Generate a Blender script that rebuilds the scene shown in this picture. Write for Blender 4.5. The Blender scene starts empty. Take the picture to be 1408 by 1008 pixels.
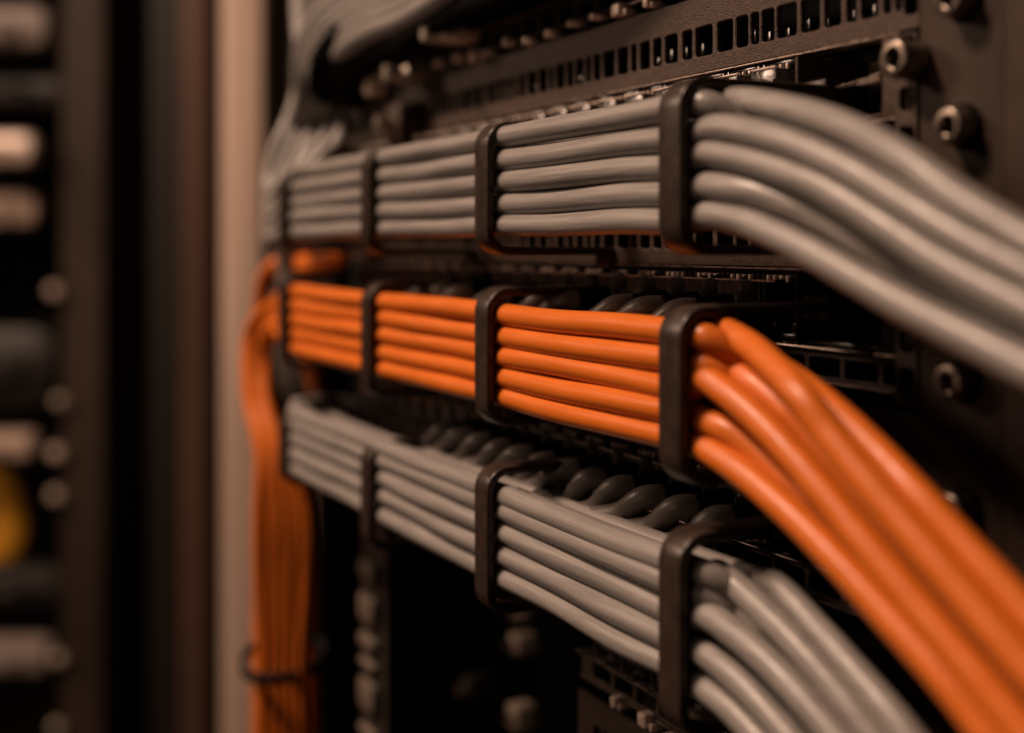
import bpy, bmesh, math, random
from mathutils import Vector, Matrix
from mathutils.geometry import tessellate_polygon
R = random.Random(7)
S = bpy.context.scene
COL = S.collection

# ------------------------------------------------------------------ camera
YAW = 0.47274
CAM = Vector((.1985, -.13326, -.01486))
FP = 1716.5                       # focal length in pixels of the 1408 px wide photograph
PV = 337.3                        # image row of the horizon
cd = bpy.data.cameras.new('camera')
cam = bpy.data.objects.new('camera', cd); COL.objects.link(cam)
cam.location = CAM
cam.rotation_euler = (math.pi/2, 0, math.pi/2 - YAW)
cd.sensor_width = 36; cd.lens = FP/1408*36
cd.shift_y = -(504-PV)/1408
cd.clip_start = .005; cd.clip_end = 30
cd.dof.use_dof = True; cd.dof.focus_distance = .277
cd.dof.aperture_fstop = 6.0; cd.dof.aperture_blades = 0
S.camera = cam

# ------------------------------------------------------------------ light
W = bpy.data.worlds.new('World'); S.world = W; W.use_nodes = True
W.node_tree.nodes['Background'].inputs[0].default_value = (1, .68, .5, 1)
W.node_tree.nodes['Background'].inputs[1].default_value = .004

def area(name, loc, target, sx, sy, power, colr):
    l = bpy.data.lights.new(name, 'AREA'); l.shape = 'RECTANGLE'; l.size = sx; l.size_y = sy
    l.energy = power; l.color = colr
    o = bpy.data.objects.new(name, l); COL.objects.link(o); o.location = loc
    o.rotation_euler = (Vector(target)-Vector(loc)).to_track_quat('-Z', 'Y').to_euler()
    return o
WARM = (1, .675, .49)
area('aisle_light', (-.46, -.78, 1.16), (-.05, 0, -.02), .32, .20, 41, WARM)
area('glint_fill', (.12, -1.1, .06), (0, 0, -.05), .14, .14, .85, WARM)  # added low fill for glints under the bundles, no real source
area('drop_fill', (-1.10, -1.05, .62), (-.35, .02, -.12), .40, .25, 9, WARM)  # added light to brighten the hanging orange drop

S.view_settings.view_transform = 'Standard'; S.view_settings.look = 'None'
S.view_settings.exposure = -.34; S.view_settings.gamma = 1; S.view_settings.use_curve_mapping = False

# ------------------------------------------------------------------ helpers
Fv = Vector((-math.cos(YAW), math.sin(YAW), 0)); Rv = Vector((math.sin(YAW), math.cos(YAW), 0)); Uv = Vector((0, 0, 1))
def sight(u, v): return Fv + Rv*((u-704)/FP) + Uv*((PV-v)/FP)
def at(u, v, dist): return CAM + sight(u, v)*dist           # a world point at a distance from the lens
def onY(u, v, y): d = sight(u, v); return CAM + d*((y-CAM.y)/d.y)

def tag(o, label=None, cat=None, group=None, kind=None):
    if label: o['label'] = label
    if cat: o['category'] = cat
    if group: o['group'] = group
    if kind: o['kind'] = kind
    return o
def empty(name, loc=(0, 0, 0)):
    o = bpy.data.objects.new(name, None); COL.objects.link(o); o.location = loc; o.empty_display_size = .01
    return o
def link(name, me, mat, parent=None, smooth=True):
    me.materials.clear(); me.materials.append(mat)
    if smooth:
        for p in me.polygons: p.use_smooth = True
        me.set_sharp_from_angle(angle=math.radians(38))
    o = bpy.data.objects.new(name, me); COL.objects.link(o)
    if parent:
        o.parent = parent
        o.matrix_parent_inverse = Matrix.Translation(-parent.location)
    return o
def from_bm(name, bm, mat, parent=None, smooth=True):
    bmesh.ops.recalc_face_normals(bm, faces=bm.faces)
    me = bpy.data.meshes.new(name); bm.to_mesh(me); bm.free()
    return link(name, me, mat, parent, smooth)
def add_box(bm, x0, x1, y0, y1, z0, z1, bev=0):
    r = bmesh.ops.create_cube(bm, size=1)
    vs = r['verts']
    for v in vs:
        v.co = Vector((x0+(v.co.x+.5)*(x1-x0), y0+(v.co.y+.5)*(y1-y0), z0+(v.co.z+.5)*(z1-z0)))
    if bev:
        es = list({e for v in vs for e in v.link_edges})
        bmesh.ops.bevel(bm, geom=es, offset=bev, segments=2, affect='EDGES', profile=.5)
def box(name, x0, x1, y0, y1, z0, z1, mat, parent=None, bev=0):
    bm = bmesh.new(); add_box(bm, x0, x1, y0, y1, z0, z1, bev)
    return from_bm(name, bm, mat, parent)
def crom(P, n):
    P = [Vector(p) for p in P]
    Q = [P[0]*2-P[1]] + P + [P[-1]*2-P[-2]]
    out = []
    for i in range(1, len(Q)-2):
        p0, p1, p2, p3 = Q[i-1:i+3]
        # centripetal parametrisation keeps the curve from looping
        t0 = 0; t1 = max((p1-p0).length, 1e-6)**.5; t2 = t1+max((p2-p1).length, 1e-6)**.5; t3 = t2+max((p3-p2).length, 1e-6)**.5
        for k in range(n):
            t = t1+(t2-t1)*k/n
            a1 = p0*((t1-t)/(t1-t0))+p1*((t-t0)/(t1-t0)); a2 = p1*((t2-t)/(t2-t1))+p2*((t-t1)/(t2-t1)); a3 = p2*((t3-t)/(t3-t2))+p3*((t-t2)/(t3-t2))
            b1 = a1*((t2-t)/(t2-t0))+a2*((t-t0)/(t2-t0)); b2 = a2*((t3-t)/(t3-t1))+a3*((t-t1)/(t3-t1))
            out.append(b1*((t2-t)/(t2-t1))+b2*((t-t1)/(t2-t1)))
    out.append(P[-1]); return out
def add_tube(bm, pts, rad, seg=20, cap=True):
    n = len(pts); T = []
    for i in range(n):
        d = pts[min(i+1, n-1)]-pts[max(i-1, 0)]; T.append(d.normalized())
    nrm = T[0].orthogonal().normalized(); rings = []
    for i in range(n):
        nrm = (nrm - T[i]*nrm.dot(T[i])).normalized(); b = T[i].cross(nrm)
        rr = rad[i] if isinstance(rad, list) else rad
        rings.append([bm.verts.new(pts[i]+(nrm*math.cos(2*math.pi*k/seg)+b*math.sin(2*math.pi*k/seg))*rr) for k in range(seg)])
    for i in range(n-1):
        for k in range(seg):
            bm.faces.new((rings[i][k], rings[i][(k+1) % seg], rings[i+1][(k+1) % seg], rings[i+1][k]))
    if cap: bm.faces.new(rings[0][::-1]); bm.faces.new(rings[-1])
def tube(name, P, rad, mat, parent=None, n=10, seg=20):
    bm = bmesh.new(); add_tube(bm, crom(P, n), rad, seg); return from_bm(name, bm, mat, parent)
def rrect(x0, x1, z0, z1, r, k=4):
    o = []
    for cx, cz, a in ((x1-r, z1-r, 0), (x0+r, z1-r, 90), (x0+r, z0+r, 180), (x1-r, z0+r, 270)):
        for i in range(k+1):
            t = math.radians(a+90*i/k); o.append((cx+r*math.cos(t), cz+r*math.sin(t)))
    return o
def plate(name, outer, holes, y0, y1, mat, parent=None, bevel=.00022, axis=0):
    """flat plate in the x-z plane, y0 front to y1 back, with a line of rounded openings (x0, x1, z0, z1, r) along an axis"""
    ox0, ox1, oz0, oz1 = outer; holes = sorted(holes, key=lambda h: h[2*axis])
    cuts = [(ox0, oz0)[axis]]+[(a[2*axis+1]+b[2*axis])/2 for a, b in zip(holes, holes[1:])]+[(ox1, oz1)[axis]]
    bm = bmesh.new()
    for h, lo, hi in zip(holes, cuts, cuts[1:]):
        X0, X1, Z0, Z1 = (lo, hi, oz0, oz1) if axis == 0 else (ox0, ox1, lo, hi)
        rim = [(X0, Z0), (X1, Z0), (X1, Z1), (X0, Z1)]
        out = rrect(h[0]-bevel, h[1]+bevel, h[2]-bevel, h[3]+bevel, h[4]+bevel); inn = rrect(*h)
        for y in (y0, y1):
            P = [Vector((x*1000, z*1000, 0)) for x, z in rim]; H = [Vector((x*1000, z*1000, 0)) for x, z in (out if y == y0 else inn)]
            tri = tessellate_polygon([P, H[::-1]]); allp = P+H[::-1]
            vs = [bm.verts.new((p.x/1000, y, p.y/1000)) for p in allp]
            for t in tri:
                try: bm.faces.new([vs[q] for q in t])
                except ValueError: pass
        loops = [[bm.verts.new((x, y, z)) for x, z in L] for L, y in ((out, y0), (inn, y0+bevel), (inn, y1))]
        for A, B in zip(loops, loops[1:]):
            m = len(A)
            for q in range(m): bm.faces.new((A[q], A[(q+1) % m], B[(q+1) % m], B[q]))
    c = [(ox0, oz0), (ox1, oz0), (ox1, oz1), (ox0, oz1)]
    for (ax, az), (bx, bz) in zip(c, c[1:]+c[:1]):
        bm.faces.new([bm.verts.new(p) for p in ((ax, y0, az), (bx, y0, bz), (bx, y1, bz), (ax, y1, az))])
    bmesh.ops.remove_doubles(bm, verts=bm.verts, dist=1e-6)
    return from_bm(name, bm, mat, parent)

# ------------------------------------------------------------------ materials
def mat(name, col, rough=.5, metal=0, noise=None, bump=None, spec=.5, emis=None, coat=0, rvar=0):
    """noise=(scale vector, strength) varies the colour; bump=(scale vector, strength, distance)"""
    m = bpy.data.materials.new(name); m.use_nodes = True; nt = m.node_tree; b = nt.nodes['Principled BSDF']
    b.inputs['Base Color'].default_value = (*col, 1); b.inputs['Roughness'].default_value = rough
    b.inputs['Metallic'].default_value = metal; b.inputs['Specular IOR Level'].default_value = spec
    b.inputs['Coat Weight'].default_value = coat
    if emis: b.inputs['Emission Color'].default_value = (*emis[0], 1); b.inputs['Emission Strength'].default_value = emis[1]
    tc = nt.nodes.new('ShaderNodeTexCoord')
    def nz(sc, detail=5):
        mp = nt.nodes.new('ShaderNodeMapping'); mp.inputs['Scale'].default_value = sc
        nt.links.new(tc.outputs['Object'], mp.inputs['Vector'])
        t = nt.nodes.new('ShaderNodeTexNoise'); t.inputs['Scale'].default_value = 1; t.inputs['Detail'].default_value = detail
        nt.links.new(mp.outputs[0], t.inputs['Vector']); return t
    if noise:
        t = nz(noise[0]); r = nt.nodes.new('ShaderNodeMapRange')
        r.inputs[1].default_value = .3; r.inputs[2].default_value = .7
        r.inputs[3].default_value = 1-noise[1]; r.inputs[4].default_value = 1+noise[1]
        nt.links.new(t.outputs[0], r.inputs[0])
        mx = nt.nodes.new('ShaderNodeMix'); mx.data_type = 'RGBA'; mx.blend_type = 'MULTIPLY'; mx.inputs[0].default_value = 1
        mx.inputs[6].default_value = (*col, 1); nt.links.new(r.outputs[0], mx.inputs[7]); nt.links.new(mx.outputs[2], b.inputs['Base Color'])
        if rvar:
            r2 = nt.nodes.new('ShaderNodeMapRange'); r2.inputs[1].default_value = .3; r2.inputs[2].default_value = .7
            r2.inputs[3].default_value = rough-rvar; r2.inputs[4].default_value = rough+rvar
            nt.links.new(t.outputs[0], r2.inputs[0]); nt.links.new(r2.outputs[0], b.inputs['Roughness'])
    if bump:
        t = nz(bump[0]); bp = nt.nodes.new('ShaderNodeBump'); bp.inputs['Strength'].default_value = bump[1]
        bp.inputs['Distance'].default_value = bump[2]
        nt.links.new(t.outputs[0], bp.inputs['Height']); nt.links.new(bp.outputs[0], b.inputs['Normal'])
    return m
M = dict(
    grey=mat('grey_pvc', (.218, .203, .190), .38, noise=((45, 900, 900), .17), bump=((100, 1600, 1600), .4, .0002), spec=.45, rvar=.07),
    greyd=mat('shaded_dark_grey_pvc', (.115, .100, .088), .42, noise=((300, 300, 300), .15), bump=((900, 900, 900), .3, .0002), spec=.45, rvar=.07),  # dark grey, darkened further to paint in shade under the bundles
    orange=mat('orange_pvc', (.58, .138, .016), .36, noise=((60, 700, 700), .07), bump=((120, 1500, 1500), .2, .0002), spec=.3, rvar=.06),
    blackj=mat('black_jacket_and_shade', (.004, .0035, .003), .85, spec=.03, bump=((500, 500, 500), .3, .0003)),
    ring=mat('black_ring_plastic', (.032, .021, .016), .34, noise=((250, 250, 250), .25), bump=((1800, 1800, 1800), .3, .0001), spec=.36, rvar=.05),
    powder=mat('powder_coated_black_steel', (.058, .038, .028), .50, noise=((900, 900, 900), .35), bump=((2600, 2600, 2600), .9, .0004), spec=.28, rvar=.08),
    post=mat('dark_rack_steel', (.034, .022, .016), .55, noise=((120, 120, 120), .18), bump=((1500, 1500, 1500), .3, .0002), spec=.18),
    black=mat('matt_black_interior', (.006, .006, .006), .7, spec=.2),
    gloss=mat('gloss_black_plastic', (.012, .011, .011), .16, bump=((400, 400, 400), .15, .0004), spec=.6),
    clear=mat('smoky_plug_plastic', (.09, .08, .07), .1, noise=((600, 600, 600), .4), bump=((700, 700, 700), .5, .0006), spec=.9, coat=.5),
    steel=mat('dull_zinc_steel', (.40, .35, .30), .38, metal=1, noise=((400, 400, 400), .25), bump=((900, 900, 900), .3, .0003), rvar=.1),
    screw=mat('blackened_screw_steel', (.20, .165, .135), .34, metal=1, noise=((500, 500, 500), .35), bump=((900, 900, 900), .3, .0003), rvar=.1),
    tab=mat('bright_metal_contact', (.80, .64, .54), .35, metal=.15, noise=((500, 500, 500), .25), bump=((900, 900, 900), .5, .0006)),
    velcro=mat('black_velcro', (.012, .012, .012), .9, bump=((1500, 1500, 1500), .8, .0005), spec=.1),
    tan=mat('bare_steel_post', (.50, .37, .29), .55, noise=((30, 30, 5), .08), spec=.4),
    dim=mat('dark_door_frame', (.020, .015, .012), .5, noise=((20, 20, 3), .2)),
    edge=mat('glint_edge', (.26, .20, .165), .30, metal=.7, noise=((300, 900, 900), .5), rvar=.1),  # lighter metal colour paints glints along the lips
    nut=mat('worn_cage_nut', (.10, .078, .062), .5, noise=((300, 300, 300), .3)),
    gap=mat('matt_black_gap', (.0015, .0012, .001), 1, spec=0),
    door=mat('brown_black_door', (.011, .009, .007), .6, spec=.2),
    brown=mat('dark_brown_edge', (.070, .038, .026), .5, spec=.2, noise=((20, 20, 3), .2)),
    side=mat('dim_brown_side', (.045, .030, .022), .6, spec=.2, noise=((20, 20, 6), .3)),
    pale=mat('pale_server_bezel', (.26, .21, .185), .5, noise=((30, 30, 30), .1)),
    yellow=mat('yellow_cable_jacket', (.80, .37, .03), .45, noise=((60, 60, 60), .1)),
    glow=mat('glint_bead', (.3, .25, .2), .4, emis=((1, .50, .30), 1.6)),  # emission for beads that imitate bright reflections on the far rack
)

# ------------------------------------------------------------------ the rack
PIT = .04445
YP = .037                          # front plane of the panels
LEFT, EAR = -.335, .0297
rc = lambda k: -(k-1)*PIT          # height of unit k; ring row 1 sits at unit 1

# hole edges of the vent grille, read along the strip
he = [(913, 932), (937, 952), (955, 980), (985, 1008), (1011, 1029), (1031, 1044), (1046, 1065), (1067, 1096), (1100, 1128),
      (1132, 1157), (1162, 1178), (1182, 1208), (1213, 1226), (1229, 1240)]
HOLES = [(onY(a, 100, YP).x, onY(b, 100, YP).x) for a, b in he]
xh = HOLES[0][0]-.001
wp = [.0042, .0052, .0030, .0058, .0060, .0040, .0031, .0044]
i = 0
left_holes = []
while xh > -.36:
    w = wp[i % 8]*R.uniform(.93, 1.07); left_holes.append((xh-w, xh)); xh -= w+.0010; i += 1
HOLES = left_holes[::-1]+HOLES

ROWW = {-1: 'high', 0: 'top', 1: 'upper', 2: 'middle', 3: 'lower', 4: 'bottom', 5: 'lowest'}
PLAB = {-1: 'black patch bay out of focus above the upper grille',
        0: 'black perforated patch bay with square vent holes above the upper grey cables',
        1: 'black patch bay behind the upper grey cables with large empty bay',
        2: 'black patch bay behind the orange cables with glossy empty bay',
        3: 'black patch bay behind the lower grey cables',
        4: 'dark patch bay beneath the lower grey cables',
        5: 'dark patch bay at the very bottom edge, under another panel'}
def jack_bm(x, zc, rr):
    """one port: frame, latch shelf and glossy inner walls; openings face -y"""
    a = bmesh.new(); w = .0118; z0, z1 = zc+.0092, zc+.0240; x0 = x-w/2; x1 = x+w/2; t = .0011
    add_box(a, x0, x0+t, YP, YP+.012, z0, z1, .0002); add_box(a, x1-t, x1, YP, YP+.012, z0, z1, .0002)
    add_box(a, x0+t, x1-t, YP+.0002, YP+.012, z1-t, z1, .0002); add_box(a, x0+t, x1-t, YP+.0002, YP+.012, z0, z0+t*1.6, .0002)
    add_box(a, x0+t, x0+.0035, YP+.0008, YP+.010, z0+t*1.6, z0+.0042, .0003)
    add_box(a, x1-.0035, x1-t, YP+.0008, YP+.010, z0+t*1.6, z0+.0042, .0003)
    add_box(a, x0+t, x1-t, YP+.011, YP+.012, z0+t, z1-t)
    return a
def plug_bm(x, zc, rr):
    a = bmesh.new(); j = rr.uniform(-.0006, .0006)
    z0, z1 = zc+.0148, zc+.0222
    add_box(a, x-.0042+j, x+.0042+j, YP-.004, YP+.008, z0, z1, .0006)
    # latch tongue, sprung out below the plug
    for q in range(4):
        y = YP-.0058+q*.0032
        add_box(a, x-.0022+j, x+.0022+j, y, y+.0034, z0-.0029+q*.0006, z0-.0019+q*.0006, .0003)
    add_box(a, x-.0046+j, x-.0038+j, YP-.005, YP-.001, z0-.002, z0+.004, .0003)
    add_box(a, x+.0036+j, x+.0044+j, YP-.005, YP-.001, z0-.001, z0+.005, .0003)
    return a
def contact_bm(x, zc, rr):
    a = bmesh.new(); z = zc+rr.uniform(-.0012, .0004); w = rr.uniform(.0012, .0024); h = rr.uniform(.0018, .0038)
    add_box(a, x-w, x+w*.6, YP-.0018, YP+.003, z, z+h, .0005)
    add_box(a, x+w*.9, x+w*1.5, YP-.0010, YP+.003, z-.0002, z+h*.5, .0003)
    return a
for k in range(-1, 6):
    c = rc(k); rr = random.Random(100+k)
    root = empty('patch_bay', (EAR, YP, c)); tag(root, PLAB[k], 'patch bay', 'rack mounted patch bay units')
    LEFT = -.335 if k < 4 else -.095
    # vent strip
    holes = [(a+.0002, b-.0002, c-.0157, c-.0088, .0008) for a, b in HOLES if a > LEFT+.004]+[(.0252, .0287, c-.0168, c-.0112, .0009)]
    plate('vent_grille', (LEFT, EAR-.0006, c-.0193, c-.0018), holes, YP, YP+.0012, M['powder'], root)
    # louvres behind the holes catch a little light
    bm = bmesh.new()
    for q in range(60):
        x = -.36+q*.0064+rr.uniform(-.0008, .0008)
        if x > LEFT+.002: add_box(bm, x, x+.0022, YP+.005, YP+.010, c-.0170, c-.0125+rr.uniform(0, .002), .0003)
    from_bm('inner_louvre', bm, M['gloss'], root)
    # slotted strip between vents and ports
    sl = []; x = -.30 if k < 4 else -.090
    while x < .0215:
        sl.append((x+.0008, x+.0098, c+.0030, c+.0068, .0006)); x += .0106
    plate('slot_strip', (LEFT, EAR-.0006, c+.0021, c+.0084), sl, YP+.0012, YP+.0024, M['powder'], root)
    # thin lips running the whole width
    box('lip', LEFT, .0243, YP-.0008, YP+.004, c+.0086, c+.0090, M['edge'], root, .0002)
    box('lip', LEFT, .0243, YP-.0006, YP+.004, c+.0244, c+.0248, M['edge'], root, .0002)
    box('lip', LEFT, .0240, YP+.0004, YP+.003, c+.0017, c+.0020, M['edge'], root, .0001)
    # the empty bay at the right end
    bm = bmesh.new()
    add_box(bm, -.0038, -.0033, YP-.0012, YP+.02, c+.0095, c+.0240, .0001)
    add_box(bm, .0201, .0240, YP-.0004, YP+.0016, c+.0093, c+.0242, .0003)
    add_box(bm, -.0032, .0200, YP+.018, YP+.019, c+.0095, c+.0240)
    add_box(bm, -.0032, .0200, YP+.0002, YP+.018, c+.0095, c+.0102, .0002)
    from_bm('empty_bay', bm, M['gloss'] if k != 1 else M['powder'], root)
    if k == 1:
        tube('foil_strip', [onY(1128, 117, YP+.010), onY(1155, 119, YP+.009), onY(1180, 114, YP+.008), onY(1198, 110, YP+.007), onY(1214, 105, YP+.006)], [.0003]*8+[.0005]*8+[.0008]*8+[.0010]*8+[.0010], M['tab'], root, 8, 6)
    # mounting ear with two slots
    plate('mounting_ear', (.0243, EAR-.0003, c-.0001, c+.0242),
          [(.0250, .0288, c+.0098, c+.0142, .0012), (.0250, .0288, c+.0212, c+.0236, .0006),
           (.0250, .0288, c+.0014, c+.0070, .0010)], YP-.0010, YP+.0006, M['powder'], root, axis=1)
    # thumb screw on the ear
    # ports
    nj = 20 if k < 4 else 6
    for q in range(nj):
        x = -.0104-q*.0126
        from_bm('port', jack_bm(x, c, rr), M['gloss'], root)
        if rr.random() < .85: from_bm('plug', plug_bm(x, c, rr), M['clear'], root)
        pb = bmesh.new()
        for t in range(4): add_box(pb, x-.0036+t*.0021, x-.0036+t*.0021+rr.uniform(.0003, .0008), YP-.0006, YP+.0004, c+.0228-rr.uniform(0, .0012), c+.0232, .0001)
        add_box(pb, x-.0040, x+.0040, YP-.0045, YP-.0041, c+.0220, c+.0223, .0001)
        from_bm('contact_glints', pb, M['tab'], root)  # pale contact bits added as glints around each port
        from_bm('contact', contact_bm(x+rr.uniform(-.002, .002), c+.0001, rr), M['tab'], root)
    # black body behind, added to block light
    box('housing', LEFT, EAR-.0004, YP+.0215, .20, c-.0215, c+.0222, M['black'], root)

def screw_mesh(r, L):
    """socket head cap screw, axis along -y, head ring with hex recess"""
    bm = bmesh.new(); seg = 36; prof = [(r*1.0, 0), (r*1.0, -L+.0007), (r*.93, -L+.0002), (r*.84, -L), (r*.60, -L), (r*.54, -L+.0005)]
    rings = []
    for rad, y in prof: rings.append([bm.verts.new((rad*math.cos(2*math.pi*k/seg), y, rad*math.sin(2*math.pi*k/seg))) for k in range(seg)])
    def hexr(a, R0): a = (a+math.pi/6) % (math.pi/3)-math.pi/6; return R0*math.cos(math.pi/6)/math.cos(a)
    for y in (-L+.0006, -L*.35):
        rings.append([bm.verts.new((hexr(2*math.pi*k/seg, r*.54)*math.cos(2*math.pi*k/seg), y, hexr(2*math.pi*k/seg, r*.54)*math.sin(2*math.pi*k/seg))) for k in range(seg)])
    for a, b in zip(rings, rings[1:]):
        for k in range(seg): bm.faces.new((a[k], a[(k+1) % seg], b[(k+1) % seg], b[k]))
    bm.faces.new(rings[-1]); return bm
# vertical post on the right with its cap screws
post = empty('rack_post', (.04, YP, -.3)); tag(post, 'dark steel rack post with socket screws at the right edge', 'rack post')
box('front_flange', EAR, .0487, YP-.0005, YP+.0015, -.5, .4, M['post'], post, .0003)
box('side_flange', .0493, .085, YP-.0012, YP+.0020, -.5, .4, M['post'], post, .0004)
box('post_web', EAR+.001, .08, YP+.0025, YP+.0045, -.5, .4, M['black'], post)
sm = None
for k in range(-1, 6):
    for dz in (.0058, -.0165):
        z = rc(k)+dz
        o = from_bm('socket_screw', screw_mesh(.0033, .0046), M['screw'], post); 
        o.location = (.0405, YP-.0006, z); o.rotation_euler = (0, R.uniform(0, 6), 0); o.matrix_parent_inverse = Matrix.Translation(-post.location)
        wo = bmesh.new(); bmesh.ops.create_cone(wo, cap_ends=True, segments=32, radius1=.0040, radius2=.0040, depth=.0006, matrix=Matrix.Translation((.0405, YP-.0009, z)) @ Matrix.Rotation(math.pi/2, 4, 'X'))
        from_bm('washer', wo, M['blackj'], post)
    o = from_bm('ear_screw', screw_mesh(.0036, .0056), M['screw'], post)
    o.location = (.0293, YP-.0012, rc(k)+.0188); o.matrix_parent_inverse = Matrix.Translation(-post.location)

# ------------------------------------------------------------------ cable rings
SX = .08185; RW = .0075; RT = .0021; RX0 = -.0011
ZT = {1: .0170, 2: -.0286, 3: -.0727}; ZB = {1: -.0166, 2: -.0622, 3: -.1077}
obs = {1: [(112, 350), (172, 350), (208, 350), (240, 346)], 2: [(424, 662), (398, 582), (390, 545), (378, 505)], 3: [(730, 1002), (641, 838), (610, 752), (568, 664)]}
def ring_mesh(zt, zb, x0, lean):
    cr = .0052; pts = []                                   # centre line of the strap in y, z, with outward normals
    ya = RT/2; top = zt-RT/2; bot = zb+RT/2
    pts.append((YP-.0005, top, 0, 1))
    for i in range(9):
        a = math.pi/2+math.pi/2*i/8; pts.append((ya+cr+cr*math.cos(a), top-cr+cr*math.sin(a), math.cos(a), math.sin(a)))
    for i in range(9):
        a = math.pi+math.pi/2*i/8; pts.append((ya+cr+cr*math.cos(a), bot+cr+cr*math.sin(a), math.cos(a), math.sin(a)))
    pts.append((YP-.0005, bot, 0, -1))
    hw = RW/2; ht = RT/2; b = .00055; cs = []
    for sx, st, a0 in ((1, 1, 0), (-1, 1, 90), (-1, -1, 180), (1, -1, 270)):
        for i in range(4):
            a = math.radians(a0+30*i); cs.append((sx*(hw-b)+b*math.cos(a), st*(ht-b)+b*math.sin(a)))
    bm = bmesh.new(); rings = []
    for (y, z, ny, nz) in pts:
        rings.append([bm.verts.new((x0+hw+cx+lean*(z-(zt+zb)/2), y+ny*ct, z+nz*ct)) for cx, ct in cs])
    m = len(cs)
    for r0, r1 in zip(rings, rings[1:]):
        for k in range(m): bm.faces.new((r0[k], r0[(k+1) % m], r1[(k+1) % m], r1[k]))
    bm.faces.new(rings[0]); bm.faces.new(rings[-1][::-1])
    return bm
RN = {1: 'upper grey cables', 2: 'orange cables', 3: 'lower grey cables'}
RO = ['nearest black cable ring, around the %s', 'second nearest black cable ring, around the %s', 'third black cable ring from the front, blurred, around the %s', 'farthest, most blurred black cable ring, around the %s']
for row in (1, 2, 3):
    for i in range(4):
        x0 = RX0-SX*i-(.006 if i == 3 else 0); t, b = obs[row][i]
        zt = (onY(920-0, t, 0).z if i == 0 else CAM.z+(PV-t)/FP*((Vector((x0, 0, 0))-CAM).dot(Fv)))
        zb = CAM.z+(PV-b)/FP*((Vector((x0, 0, 0))-CAM).dot(Fv))
        zt = CAM.z+(PV-t)/FP*((Vector((x0, 0, 0))-CAM).dot(Fv))
        zt += .0006; zb -= .0002
        root = empty('cable_ring', (x0+RW/2, 0, (zt+zb)/2)); tag(root, RO[i] % RN[row], 'cable ring', 'rings of the horizontal cable managers')
        from_bm('strap', ring_mesh(zt, zb, x0, R.uniform(-.012, .012)), M['ring'], root)
        for zz in (zt, zb):
            s = 1 if zz == zt else -1
            box('foot', x0+.0003, x0+RW-.0003, YP-.0020, YP-.0002, zz-.0035, zz+.0012, M['ring'], root, .0004)

# ------------------------------------------------------------------ cables
CR = .00272
fy = RT+CR+.0003
zrel = {1: [.0118, .0060, .0007, -.0046, -.0099], 2: [-.0319, -.0371, -.0421, -.0472, -.0523], 3: [-.0765, -.0803, -.0855, -.0912, -.0968]}
def fan(L, off=0):
    out = [onY(u, v, fy+off+(o[0]*.75 if o else 0)) for u, v, *o in L]
    # run on out of the picture in the same direction, bending down
    d = (out[-1]-out[-2]).normalized()
    p = out[-1]
    for s in (.03, .05, .08):
        d = (d+Vector((0, 0, -.25))).normalized(); p = p+d*s; out.append(p)
    return out
def run(row, i, y=fy, zs=None, wob=1.0, gather=0.0):
    """points along the rings from just right of the nearest ring to just past the farthest"""
    rr = random.Random(row*50+i*7+int(y*1e5)); z = zs if zs is not None else zrel[row][i]
    zc = sum(zrel[row])/5; pts = []
    xr = [RX0+RW*.5-SX*q-(.006 if q == 3 else 0) for q in range(4)]
    for q in range(4):
        zz = zc+(z-zc)*(1-gather*q*.02)+rr.uniform(-.0002, .0002)
        pts.append(Vector((xr[q], y+rr.uniform(-.0001, .0003), zz)))
        if q < 3:
            for f in (.3, .65):
                pts.append(Vector((xr[q]-SX*f, y+rr.uniform(-.0007, .0005)*wob, zz+rr.uniform(-.00028, .00028)*wob)))
    return pts
tails = {}
def tail(row, i, back):
    """where the cables go beyond the farthest ring"""
    rr = random.Random(900+row*20+i+(50 if back else 0)); j = lambda s: rr.uniform(-s, s)
    a = (i-2)*1.0
    if row == 1:
        return [at(374+j(2), 292+a*12, .505), at(371+i*17+j(3), 236-a*8, .515-i*.004), at(385+i*20+j(4), 196, .52-i*.004), at(408+i*17, 150, .525-i*.004), at(416+i*12, 100, .53-i*.004), at(410+i*8, 30, .54), at(408+i*8, -90, .55)]
    if row == 2:
        return [at(379+j(2), 436+a*10, .510+j(.004)), at(357+a*5+j(3), 470+a*8, .528), at(354+a*6, 545, .52), at(372+a*7, 620, .508), at(388+a*15+j(4), 700, .505), at(388+a*15+j(3), 800, .505), at(388+a*13, 905, .505), at(388+a*14, 1000, .505), at(388+a*14, 1250, .505)]
    return [Vector((-.262, fy+.006+.003*i*0, zrel[3][i]+.0)), Vector((-.285, .020, zrel[3][i]-.002)), Vector((-.295, .045, zrel[3][i]-.006)), Vector((-.292, .055, zrel[3][i]-.04)), Vector((-.292, .055, -.35))]
def cable(row, i, right, label, matn, y=fy, zs=None, wob=1, back=False, group=None, name='network_cable', rad=CR):
    keep = [right[0]]
    for p in right[1:]:
        if p.x > keep[-1].x+.003: keep.append(p)
    P = keep[::-1] + run(row, i, y, zs, wob) + tail(row, i, back)
    bm = bmesh.new(); add_tube(bm, crom(P, 9), rad, 22)
    o = from_bm(name, bm, M[matn]); tag(o, label, 'cable', group)
    return o
ordn = ['topmost', 'second', 'third', 'fourth', 'lowest']
G1, G2, G3 = 'grey cables in the upper rings', 'orange cables in the middle rings', 'grey cables in the lower rings'
xe = RX0+RW
def stub(row, i, lift=0):                          # front cable that ducks behind its neighbours right of the ring
    z = zrel[row][i]+lift; q = 1.0 if row < 3 else 1.5
    return [Vector((xe+.0008, fy+.0006*q*q, z-.0004)), Vector((xe+.0062, fy+.0066*q, z-.0046*q)), Vector((xe+.0135, fy+.0135*q, z-.0100*q))]
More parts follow.
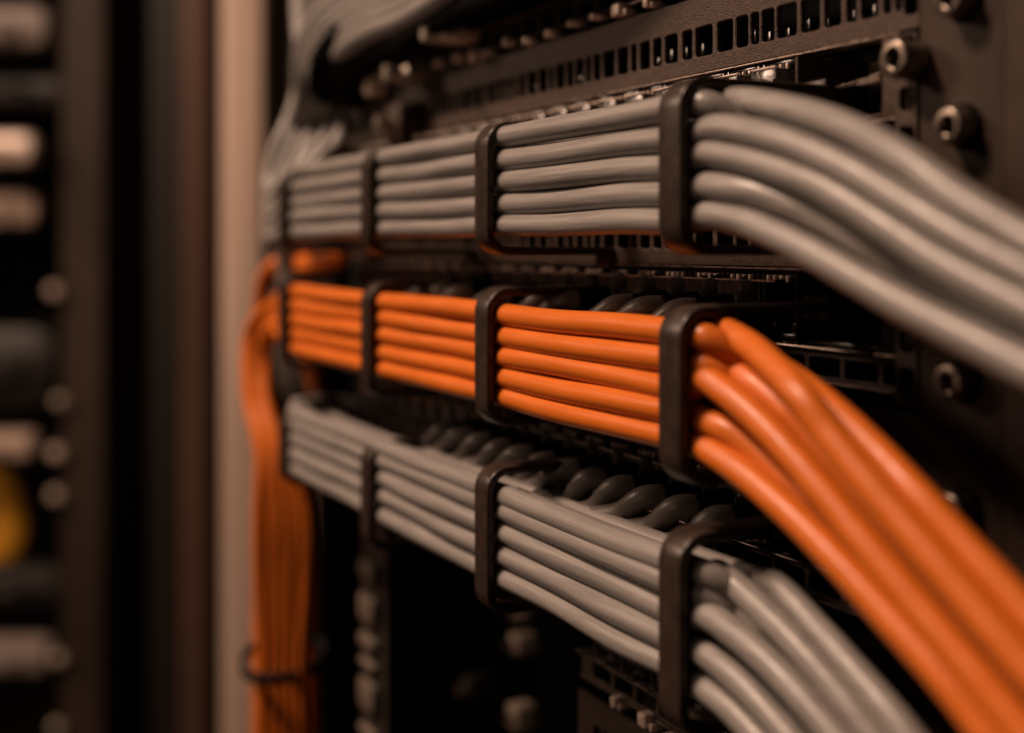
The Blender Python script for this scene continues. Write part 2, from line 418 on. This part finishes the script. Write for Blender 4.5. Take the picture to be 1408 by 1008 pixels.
# ---- upper grey row
c1 = fan([(1012, 139, .0085), (1085, 150, .0075), (1163, 175, .005), (1245, 220, .002), (1327, 280), (1408, 329), (1500, 380)])
c2 = fan([(985, 177), (1035, 183), (1093, 200), (1171, 236), (1249, 283), (1327, 330), (1408, 372), (1500, 420)])
c3 = fan([(968, 212), (1010, 216), (1054, 228), (1132, 258), (1210, 306), (1288, 357), (1350, 392), (1408, 421), (1500, 470)], .0)
c4 = fan([(968, 256), (1010, 260), (1060, 271, .002), (1120, 295, .004), (1190, 335, .006), (1260, 385, .009), (1330, 425, .010), (1408, 462, .010), (1500, 510, .01)])
c5 = fan([(968, 296), (1016, 302), (1060, 320), (1115, 347), (1180, 384), (1240, 418), (1300, 449), (1360, 479), (1408, 503), (1500, 550)])
f = lambda n: ['%s grey cable facing out in the upper grey row, fanning down to the right' % ordn[n]]
back1 = [.0125, .0070, .0012, -.0042, -.0095]
cable(1, 0, stub(1, 0)+fan([(1180, 245, .018), (1327, 310, .014), (1500, 400, .014)]), 'topmost grey cable of the upper grey row, ducking behind the fan after the nearest ring', 'grey', group=G1)
cable(1, 1, c2, 'second grey cable from the top between the nearest rings, upper grey row', 'grey', group=G1)
cable(1, 2, c3, 'third grey cable from the top between the nearest rings, upper grey row', 'grey', group=G1)
cable(1, 3, c4, 'fourth grey cable from the top between the nearest rings, upper grey row', 'grey', group=G1)
cable(1, 4, c5, 'lowest grey cable of the upper row, bottom edge of its fan', 'grey', group=G1)
o = cable(1, 0, c1, 'grey cable on the top edge of the upper fan, before the rack post screws', 'grey', y=fy+.0064, zs=.0121, back=True, group=G1)
BH = 'hidden grey cable in the rear layer of the upper grey row, seen only through gaps'
for i in range(1, 5):
    src = [None, c2, c3, c4, c5][i]
    cable(1, i, [p+Vector((.001, .0066, -.0012)) for p in src[:3]]+[p+Vector((0, .0125, -.0030)) for p in src[3:]], BH, 'grey', y=fy+.0054, zs=back1[i], wob=1.5, back=True, group=G1)
# ---- orange row
o1 = fan([(1124, 546, .011), (1187, 603, .008), (1255, 674, .006), (1323, 748, .006), (1406, 838, .006), (1480, 920, .006)])
o2 = fan([(992, 456, .0075), (1029, 474, .006), (1065, 505, .003), (1104, 547), (1143, 600), (1224, 699), (1305, 793), (1406, 911), (1480, 995)])
o3 = fan([(985, 497, .0075), (1029, 522, .006), (1074, 560, .0065), (1120, 612, .008), (1185, 688, .010), (1262, 780, .011), (1330, 862, .011), (1406, 954, .011), (1480, 1044, .011)])
o4 = fan([(966, 520), (999, 540), (1044, 578), (1102, 640), (1163, 714), (1244, 812), (1325, 908), (1406, 1004), (1470, 1080)])
o5 = fan([(966, 578, .001), (999, 591, .002), (1035, 617, .004), (1085, 668, .006), (1143, 735, .008), (1200, 803, .010), (1262, 877, .010), (1330, 960, .010), (1400, 1046, .010)])
o6 = fan([(966, 614), (1021, 650), (1082, 702), (1143, 762), (1224, 850), (1305, 940), (1360, 1010), (1420, 1090)])
cable(2, 0, stub(2, 0)+fan([(1160, 660, .014), (1220, 725, .014), (1380, 880, .014)]), 'topmost orange cable between the rings, ducking behind the orange fan', 'orange', group=G2)
cable(2, 1, stub(2, 1)+fan([(1160, 705, .014), (1220, 775, .014), (1380, 940, .014)]), 'second orange cable from the top between the rings', 'orange', group=G2)
cable(2, 2, o4, 'third orange cable between the rings, broad one mid fan', 'orange', group=G2)
cable(2, 3, o5, 'fourth orange cable between the rings, half hidden low in the fan', 'orange', group=G2)
cable(2, 4, o6, 'lowest orange cable between the rings, bottom left edge of the orange fan', 'orange', group=G2)
cable(2, 0, o2, 'orange cable arching highest out of the nearest ring', 'orange', y=fy+.0058, zs=-.0330, back=True, group=G2)
cable(2, 1, o3, 'orange cable just beneath the highest arching one in the orange fan', 'orange', y=fy+.0056, zs=-.0372, back=True, group=G2)
cable(2, 2, [Vector((xe+.004, .0165, -.0365))]+o1, 'orange cable at the upper right edge of the orange fan, against the dark rack', 'orange', y=fy+.0114, zs=-.0345, back=True, group=G2)
BO = 'orange cable in the rear layer of the middle row, seen only through gaps'
for i, zz in ((2, -.0425), (3, -.0478), (4, -.0525)):
    src = [None, None, o4, o5, o6][i]
    cable(2, i, [p+Vector((.001, .0062, .001)) for p in src[:3]]+[p+Vector((0, .0125, -.0022)) for p in src[3:]], BO, 'orange', y=fy+.0054, zs=zz, wob=1.5, back=True, group=G2)
# ---- lower grey row
g1 = fan([(1042, 782, .0155), (1064, 803, .015), (1123, 864, .013), (1183, 932, .011), (1244, 1005, .010), (1300, 1085, .01)])
g2 = fan([(986, 788, .0062), (1022, 815, .0065), (1082, 872, .006), (1143, 940, .006), (1195, 1005, .006), (1250, 1085, .006)])
g4 = fan([(968, 845), (1021, 880), (1082, 937), (1140, 1003), (1200, 1080)])
g5 = fan([(968, 897), (1021, 941), (1072, 997), (1130, 1070)])
g6 = fan([(966, 942), (1003, 972), (1036, 1006), (1090, 1070)])
cable(3, 0, stub(3, 0)+fan([(1130, 950, .015), (1200, 1040, .015), (1260, 1120, .015)]), 'topmost grey cable between the rings of the lower grey row', 'grey', group=G3)
cable(3, 1, stub(3, 1)+fan([(1110, 975, .015), (1160, 1040, .015), (1230, 1120, .015)]), 'second grey cable from the top between the rings of the lower grey row', 'grey', group=G3)
cable(3, 2, g4, 'third grey cable between the rings of the lower grey row', 'grey', group=G3)
cable(3, 3, g5, 'fourth grey cable between the rings of the lower grey row', 'grey', group=G3)
cable(3, 4, g6, 'lowest grey cable between the rings of the lower grey row', 'grey', group=G3)
cable(3, 0, g2, 'left one of two grey cables rising out of the lowest nearest ring', 'grey', y=fy+.0060, zs=-.0786, back=True, group=G3)
cable(3, 1, [Vector((xe+.001, .0168, -.0790))]+g1, 'right one of two grey cables rising out of the lowest nearest ring', 'grey', y=fy+.0120, zs=-.0793, back=True, group=G3)
BL = 'grey cable in the rear layer of the lower grey row, seen only through gaps'
for i, zz in ((2, -.0860), (3, -.0915), (4, -.0965)):
    src = [None, None, g4, g5, g6][i]
    cable(3, i, [p+Vector((.001, .0062, .001)) for p in src[:2]]+[p+Vector((0, .0125, -.0022)) for p in src[2:]], BL, 'grey', y=fy+.0054, zs=zz, wob=1.5, back=True, group=G3)

# ---- patch leads that leave the ports and join the bundles from above
def patch_lead(row, xp, mt, z_in, label, rr, tip=None):
    c = rc(row); zp = c+(.0168 if row == 3 else .0150)
    root = empty('patch_lead', (xp, YP, zp)); tag(root, label, 'patch lead', 'patch leads entering the %s row from behind' % ROWW[row])
    yb = rr.uniform(.0172, .0186); dx = rr.uniform(-.003, .003); zj = zrel[row][0]+(rr.uniform(-.0022, .0002) if row == 3 else rr.uniform(-.0022, -.0004))
    P = [(xp, YP-.004, zp), (xp-.0006, YP-.010, zp+.0004), (xp-.0035-dx*.3, YP-.0150, zp+.0003), (xp-.011-dx, yb+.0020, zj+.0002), (xp-.0215-dx, yb, zj-.0030), (xp-.035-dx, yb+.0006, zj-.0090), (xp-.060-dx, yb+.001, zj-.0120)]
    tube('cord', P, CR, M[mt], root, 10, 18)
    bm = bmesh.new(); add_tube(bm, [Vector((xp, YP-.0035, zp)), Vector((xp, YP-.009, zp)), Vector((xp-.0004, YP-.0125, zp))], [.0042, .0038, .0031], 14)
    from_bm('boot', bm, M['blackj'], root)
for row in (2, 3, 4):
    rr = random.Random(40+row)
    for q in range(12 if row < 4 else 6):
        xp = -.0104-.0126*(q+ (1 if row == 2 else 0))-.0*rr.random()
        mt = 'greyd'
        if row == 2: lb = 'dark grey patch lead curving from its port behind the orange cables'
        elif row == 3: lb = 'dark grey patch lead curving over the top of the lower grey cables'
        else: lb = 'dark patch lead in shadow beneath the lower grey cables'
        if row == 4 or (row, q) in ((2, 3), (2, 6), (2, 8)): continue
        if q < 6: lb = ['nearest', 'second', 'third', 'fourth', 'fifth', 'sixth'][q]+(' dark grey patch lead along the top of the orange cables' if row == 2 else ' dark grey patch lead along the top of the lower grey cables')
        patch_lead(row, xp, mt, zrel[row][0]-.006, lb, rr)

# ------------------------------------------------------------------ upper left loom
upper = []
for i in range(6):
    a = i
    P = [at(900, -700+a*14, .26), at(760, -330+a*16, .31), at(660, -140+a*17, .355), at(570, -66+a*17, .40), at(500, -26+a*15, .44), at(442+a*3, 20+a*13, .475), at(416+a*4, 74+a*7, .50), at(416+a*7, 140, .51), at(400+a*12, 190, .525), at(390+a*12, 260, .53), at(396+a*12, 400, .54)]
    o = tube('network_cable', P, .0042, M['grey'], None, 9, 16)
    tag(o, 'grey cable of the out of focus loom sweeping across the top left', 'cable', 'grey cables of the upper left loom')
for i in range(7):  # black tubes added for the dark, shaded underside of the loom
    P = [at(1000, -700+i*8, .25), at(860, -330+i*12, .285), at(740, -112+i*12, .33), at(640, -56+i*11, .375), at(560, -12+i*11, .415), at(490+i*4, 30+i*8, .45), at(445+i*6, 82+i*6, .475), at(446+i*7, 126+i*1, .49), at(490+i*14, 118+i*4, .485)]
    o = tube('network_cable', P, .0050, M['blackj'], None, 9, 16)
    tag(o, 'black tube added as the shaded underside of the grey loom at the top left', 'cable', 'black tubes painting shade under the upper left loom')
def blob_part(name, u, v, d, w, h, dep, mt, label, cat, group=None):
    """a small boxy fitting standing at a real distance behind the cables"""
    p = at(u, v, d); hw = w*d/FP/2; hh = h*d/FP/2
    root = empty(name, p); tag(root, label, cat, group)
    o = box('body', p.x-hw, p.x+hw, p.y-hw, p.y+hw*1.2, p.z-hh, p.z+hh, M[mt], root, min(hw, hh)*.35)
    bm = bmesh.new(); bmesh.ops.create_cone(bm, cap_ends=True, segments=16, radius1=hw*.45, radius2=hw*.4, depth=hw, matrix=Matrix.Translation((p.x, p.y-hw*1.2, p.z)) @ Matrix.Rotation(math.pi/2, 4, 'X'))
    from_bm('stem', bm, M['steel'], root)
    return root
blob_part('metal_connector', 514, 108, .462, 24, 48, .02, 'tab', 'upright metal connector glinting out of focus left of the panels, below the loom', 'connector')
blob_part('metal_connector', 575, 104, .43, 58, 20, .02, 'steel', 'dull low metal connector right of the upright glinting one', 'connector')
blob_part('metal_connector', 622, 50, .395, 52, 16, .02, 'tab', 'row of pink glinting contacts under the dark side of the loom', 'connector')
blob_part('metal_connector', 565, 172, .438, 60, 60, .02, 'post', 'dim brown box fitting above the upper grey cables', 'connector')

for i in range(7):
    o = tube('network_cable', [at(374+i*14, 330, .535), at(376+i*15, 262, .53), at(386+i*15, 205, .527), at(408+i*12, 150, .525), at(420+i*8, 96, .528), at(420+i*7, 30, .535), at(418+i*7, -90, .54)], .0042, M['grey'], None, 9, 16)
    tag(o, 'grey cable of the blurred vertical run behind the far end of the upper row', 'cable', 'grey cables of the vertical run at the far left')
# ------------------------------------------------------------------ left side loops
for i in range(4):
    P = [at(474, 351+i*2, .497), at(440, 356+i*3, .510), at(410, 358+i*3, .535), at(378+i*2, 362+i*3, .545), at(361+i*3, 385, .552), at(355+i*6, 440, .556), at(345+i*6, 500, .560), at(352+i*7, 570, .555), at(369+i*8, 640, .55), at(372+i*14, 720, .55), at(372+i*14, 900, .55), at(372+i*14, 1250, .55)]
    o = tube('network_cable', P, CR, M['orange'], None, 9, 16)
    tag(o, 'orange cable looping round the far end of the orange row into the drop', 'cable', 'orange cables looping at the far left')
for i in range(3):
    P = [at(380+i*6, 345, .555), at(379+i*7, 420, .55), at(386+i*9, 490, .545), at(397+i*9, 540, .545), at(420+i*9, 575, .55), at(470+i*9, 590, .56)]
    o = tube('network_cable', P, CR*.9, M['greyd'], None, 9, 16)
    tag(o, 'thin grey cable between the far ends of the orange and lower rows', 'cable', 'grey cables at the far left')
o = tube('network_cable', [at(405, 470, .57), at(422, 500, .565), at(432, 525, .565), at(425, 555, .57), at(410, 590, .58)], CR*1.2, M['orange'], None, 9, 16)
tag(o, 'short orange loop showing under the far end of the orange row', 'cable')
for i in range(6):
    P = [at(366+i*10, 640, .565), at(362+i*12, 760, .565), at(360+i*13, 905, .565), at(360+i*13, 1250, .565)]
    o = tube('network_cable', P, .0042, M['orange'], None, 9, 16)
    tag(o, 'orange cable at the back of the vertical drop under the far left rings', 'cable', 'orange cables of the vertical drop')
# velcro tie round the drop
bm = bmesh.new(); p = at(390, 903, .527); seg = 32; rr_ = []
for zz in (-.0022, .0022):
    for q in (0.0,):
        rr_.append([bm.verts.new(p+Rv*(.0160*math.cos(2*math.pi*k/seg))+Fv*(.0290*math.sin(2*math.pi*k/seg))+Uv*(zz-.0006*math.sin(2*math.pi*k/seg))) for k in range(seg)])
for k in range(seg): bm.faces.new((rr_[0][k], rr_[0][(k+1) % seg], rr_[1][(k+1) % seg], rr_[1][k]))
o = from_bm('cable_tie', bm, M['velcro']); tag(o, 'black strap tied round the vertical orange drop', 'cable tie')
mod = o.modifiers.new('thick', 'SOLIDIFY'); mod.thickness = .0012; mod.offset = 1

# ------------------------------------------------------------------ lower background inside the rack
rail = empty('mounting_rail', at(514, 900, .468)); tag(rail, 'black mounting rail with a column of pale cage nuts below the lower grey row', 'rail')
p = at(514, 900, .468); box('rail_strip', p.x-.013, p.x+.013, p.y, p.y+.002, -.45, -.105, M['dim'], rail)
for v, h in ((784, 26), (836, 38), (882, 20), (911, 12), (955, 42), (1005, 16)):
    q = at(514, v, .468); hh = h*.468/FP/2
    box('cage_nut', q.x-.008, q.x+.008, q.y-.004, q.y-.0005, q.z-hh, q.z+hh, M['nut'], rail, .002)
for u, v, w, h, mt, lb in ((716, 848, 20, 9, 'tan', 'small pale latch just beneath the second nearest lower ring'),
                       (718, 884, 30, 26, 'tab', 'blurred pink metal latch below the small pale one'),
                       (716, 984, 30, 34, 'tab', 'blurred pink metal latch near the bottom edge of the picture'),
                       (655, 945, 34, 30, 'dim', 'dim brown latch in shadow left of the pink latches')):
    blob_part('metal_latch', u, v, .50 if u > 690 else .52, w, h, .02, mt, lb, 'latch')

# ------------------------------------------------------------------ frames and racks beyond on the left
def col_post(u0, u1, d, mt, label, dep=.04, z0=-1.0, z1=1.0, name='frame_post'):
    a = at(u0, 400, d); b = at(u1, 400, d); root = empty(name, (a.x, a.y, z0)); tag(root, label, 'post')
    w = (b-a).length; bm = bmesh.new(); c = (a+b)/2
    add_box(bm, -w/2, w/2, 0, dep, z0, z1, min(w, dep)*.08)
    bmesh.ops.transform(bm, matrix=Matrix.Translation((c.x, c.y, 0)) @ Matrix.Rotation(math.atan2((b-a).y, (b-a).x), 4, 'Z'), verts=bm.verts)
    from_bm('profile', bm, M[mt], root, True)
    return root
col_post(303, 361, .95, 'tan', 'pale bare metal frame post left of the cable rings')
col_post(396, 432, .98, 'tan', 'narrow pale frame post behind the grey cables at the top left')
col_post(358, 400, 1.05, 'gap', 'black gap panel between the two pale frame posts')
col_post(247, 288, 1.25, 'brown', 'dark brown door edge left of the pale frame post')
col_post(205, 320, 1.32, 'door', 'wide dark door frame behind the brown door edge')
col_post(140, 215, 1.45, 'gap', 'black sheet painted as the shadowed gap between the neighbouring racks', dep=.02)  # near-black sheet stands in for the shade between the racks
col_post(84, 150, 1.6, 'side', 'dim brown side frame of the neighbouring rack', dep=.05)
far = empty('neighbour_rack', at(40, 500, 1.75)); tag(far, 'dark neighbouring rack out of focus at the far left edge', 'rack')
p0 = at(-160, 500, 1.78); p1 = at(120, 500, 1.78)
box('back_panel', min(p0.x, p1.x)-.2, max(p0.x, p1.x)+.2, max(p0.y, p1.y)+.02, max(p0.y, p1.y)+.06, -1.2, 1.0, M['dim'], far)
def unit(u0, u1, v0, v1, d, mt, label):
    a = at(u0, v1, d); b = at(u1, v0, d); root = empty('server_unit', a); tag(root, label, 'server')
    w = ((b-a)-Uv*(b-a).z).length; h = b.z-a.z; bm = bmesh.new(); c = (a+b)/2
    add_box(bm, -w/2, w/2, 0, .05, -h/2, h/2, min(w, h)*.38)
    dd = Rv; bmesh.ops.transform(bm, matrix=Matrix.Translation(c) @ Matrix.Rotation(math.atan2(dd.y, dd.x), 4, 'Z'), verts=bm.verts)
    from_bm('front_plate', bm, M[mt], root)
    bm = bmesh.new(); add_tube(bm, crom([c-Rv*w*.3-Fv*.002, c-Rv*w*.28-Fv*.02, c+Rv*w*.28-Fv*.02, c+Rv*w*.3-Fv*.002], 6), .004, 10)
    from_bm('handle', bm, M[mt], root)
unit(-160, 66, 4, 66, 1.6, 'pale', 'pale server front in the top left corner')
unit(-160, 90, 98, 150, 1.66, 'dim', 'dark server front between the pale ones at the left edge')
unit(-150, 44, 182, 226, 1.55, 'tab', 'brightest glinting metal server handle plate at the left edge')
unit(-150, 50, 262, 312, 1.6, 'tan', 'greyish server front under the bright handle plate')
unit(-160, 80, 440, 560, 1.68, 'dim', 'dark server front halfway down the left edge')
unit(-160, 42, 598, 634, 1.6, 'tan', 'faint grey server front above the yellow cable')
unit(-160, 85, 780, 838, 1.66, 'dim', 'dull brown server front below the yellow cable')
unit(-160, 66, 884, 932, 1.58, 'pale', 'pinkish server front low on the left edge')
o = tube('yellow_cable', [at(-60, 650, 1.9), at(-5, 672, 1.9), at(12, 710, 1.9), at(8, 748, 1.9), at(-18, 780, 1.9), at(-70, 790, 1.9)], .030, M['yellow'], None, 8, 16)
tag(o, 'thick yellow cable loop at the far left edge', 'cable')
for (u, v, s, lb) in ((74, 400, 1.0, 'topmost of the round glowing beads added as glints on the neighbouring rack'), (76, 622, 1.3, 'middle round bead added as a glint, just above another one'),
                      (76, 681, .8, 'round bead added as a glint beside the yellow cable'), (80, 905, .5, 'faint bead added as a glint beside the pinkish server front'), (78, 1000, .3, 'faint bead added as a glint at the bottom left corner'), (82, 552, .3, 'faint bead added as a glint above the middle ones')):
    p = at(u, v, 1.585); bm = bmesh.new(); bmesh.ops.create_uvsphere(bm, u_segments=20, v_segments=12, radius=.0085, matrix=Matrix.Translation(p))
    m = M['glow'].copy(); m.node_tree.nodes['Principled BSDF'].inputs['Emission Strength'].default_value = .17*s
    o = from_bm('glint_bead', bm, m); tag(o, lb, 'indicator lamp', 'glowing beads added as glints on the neighbouring rack')  # added glowing sphere in place of a reflection
# enclosure
def structure(name, x0, x1, y0, y1, z0, z1, m): o = box(name, x0, x1, y0, y1, z0, z1, m); o['kind'] = 'structure'
structure('back_wall', -4, 1.5, 1.1, 1.15, -1.3, 1.6, M['black'])
structure('end_wall', -4.05, -4, -3, 1.1, -1.3, 1.6, M['black'])
structure('floor', -4, 1.5, -3, 1.1, -1.35, -1.3, M['dim'])
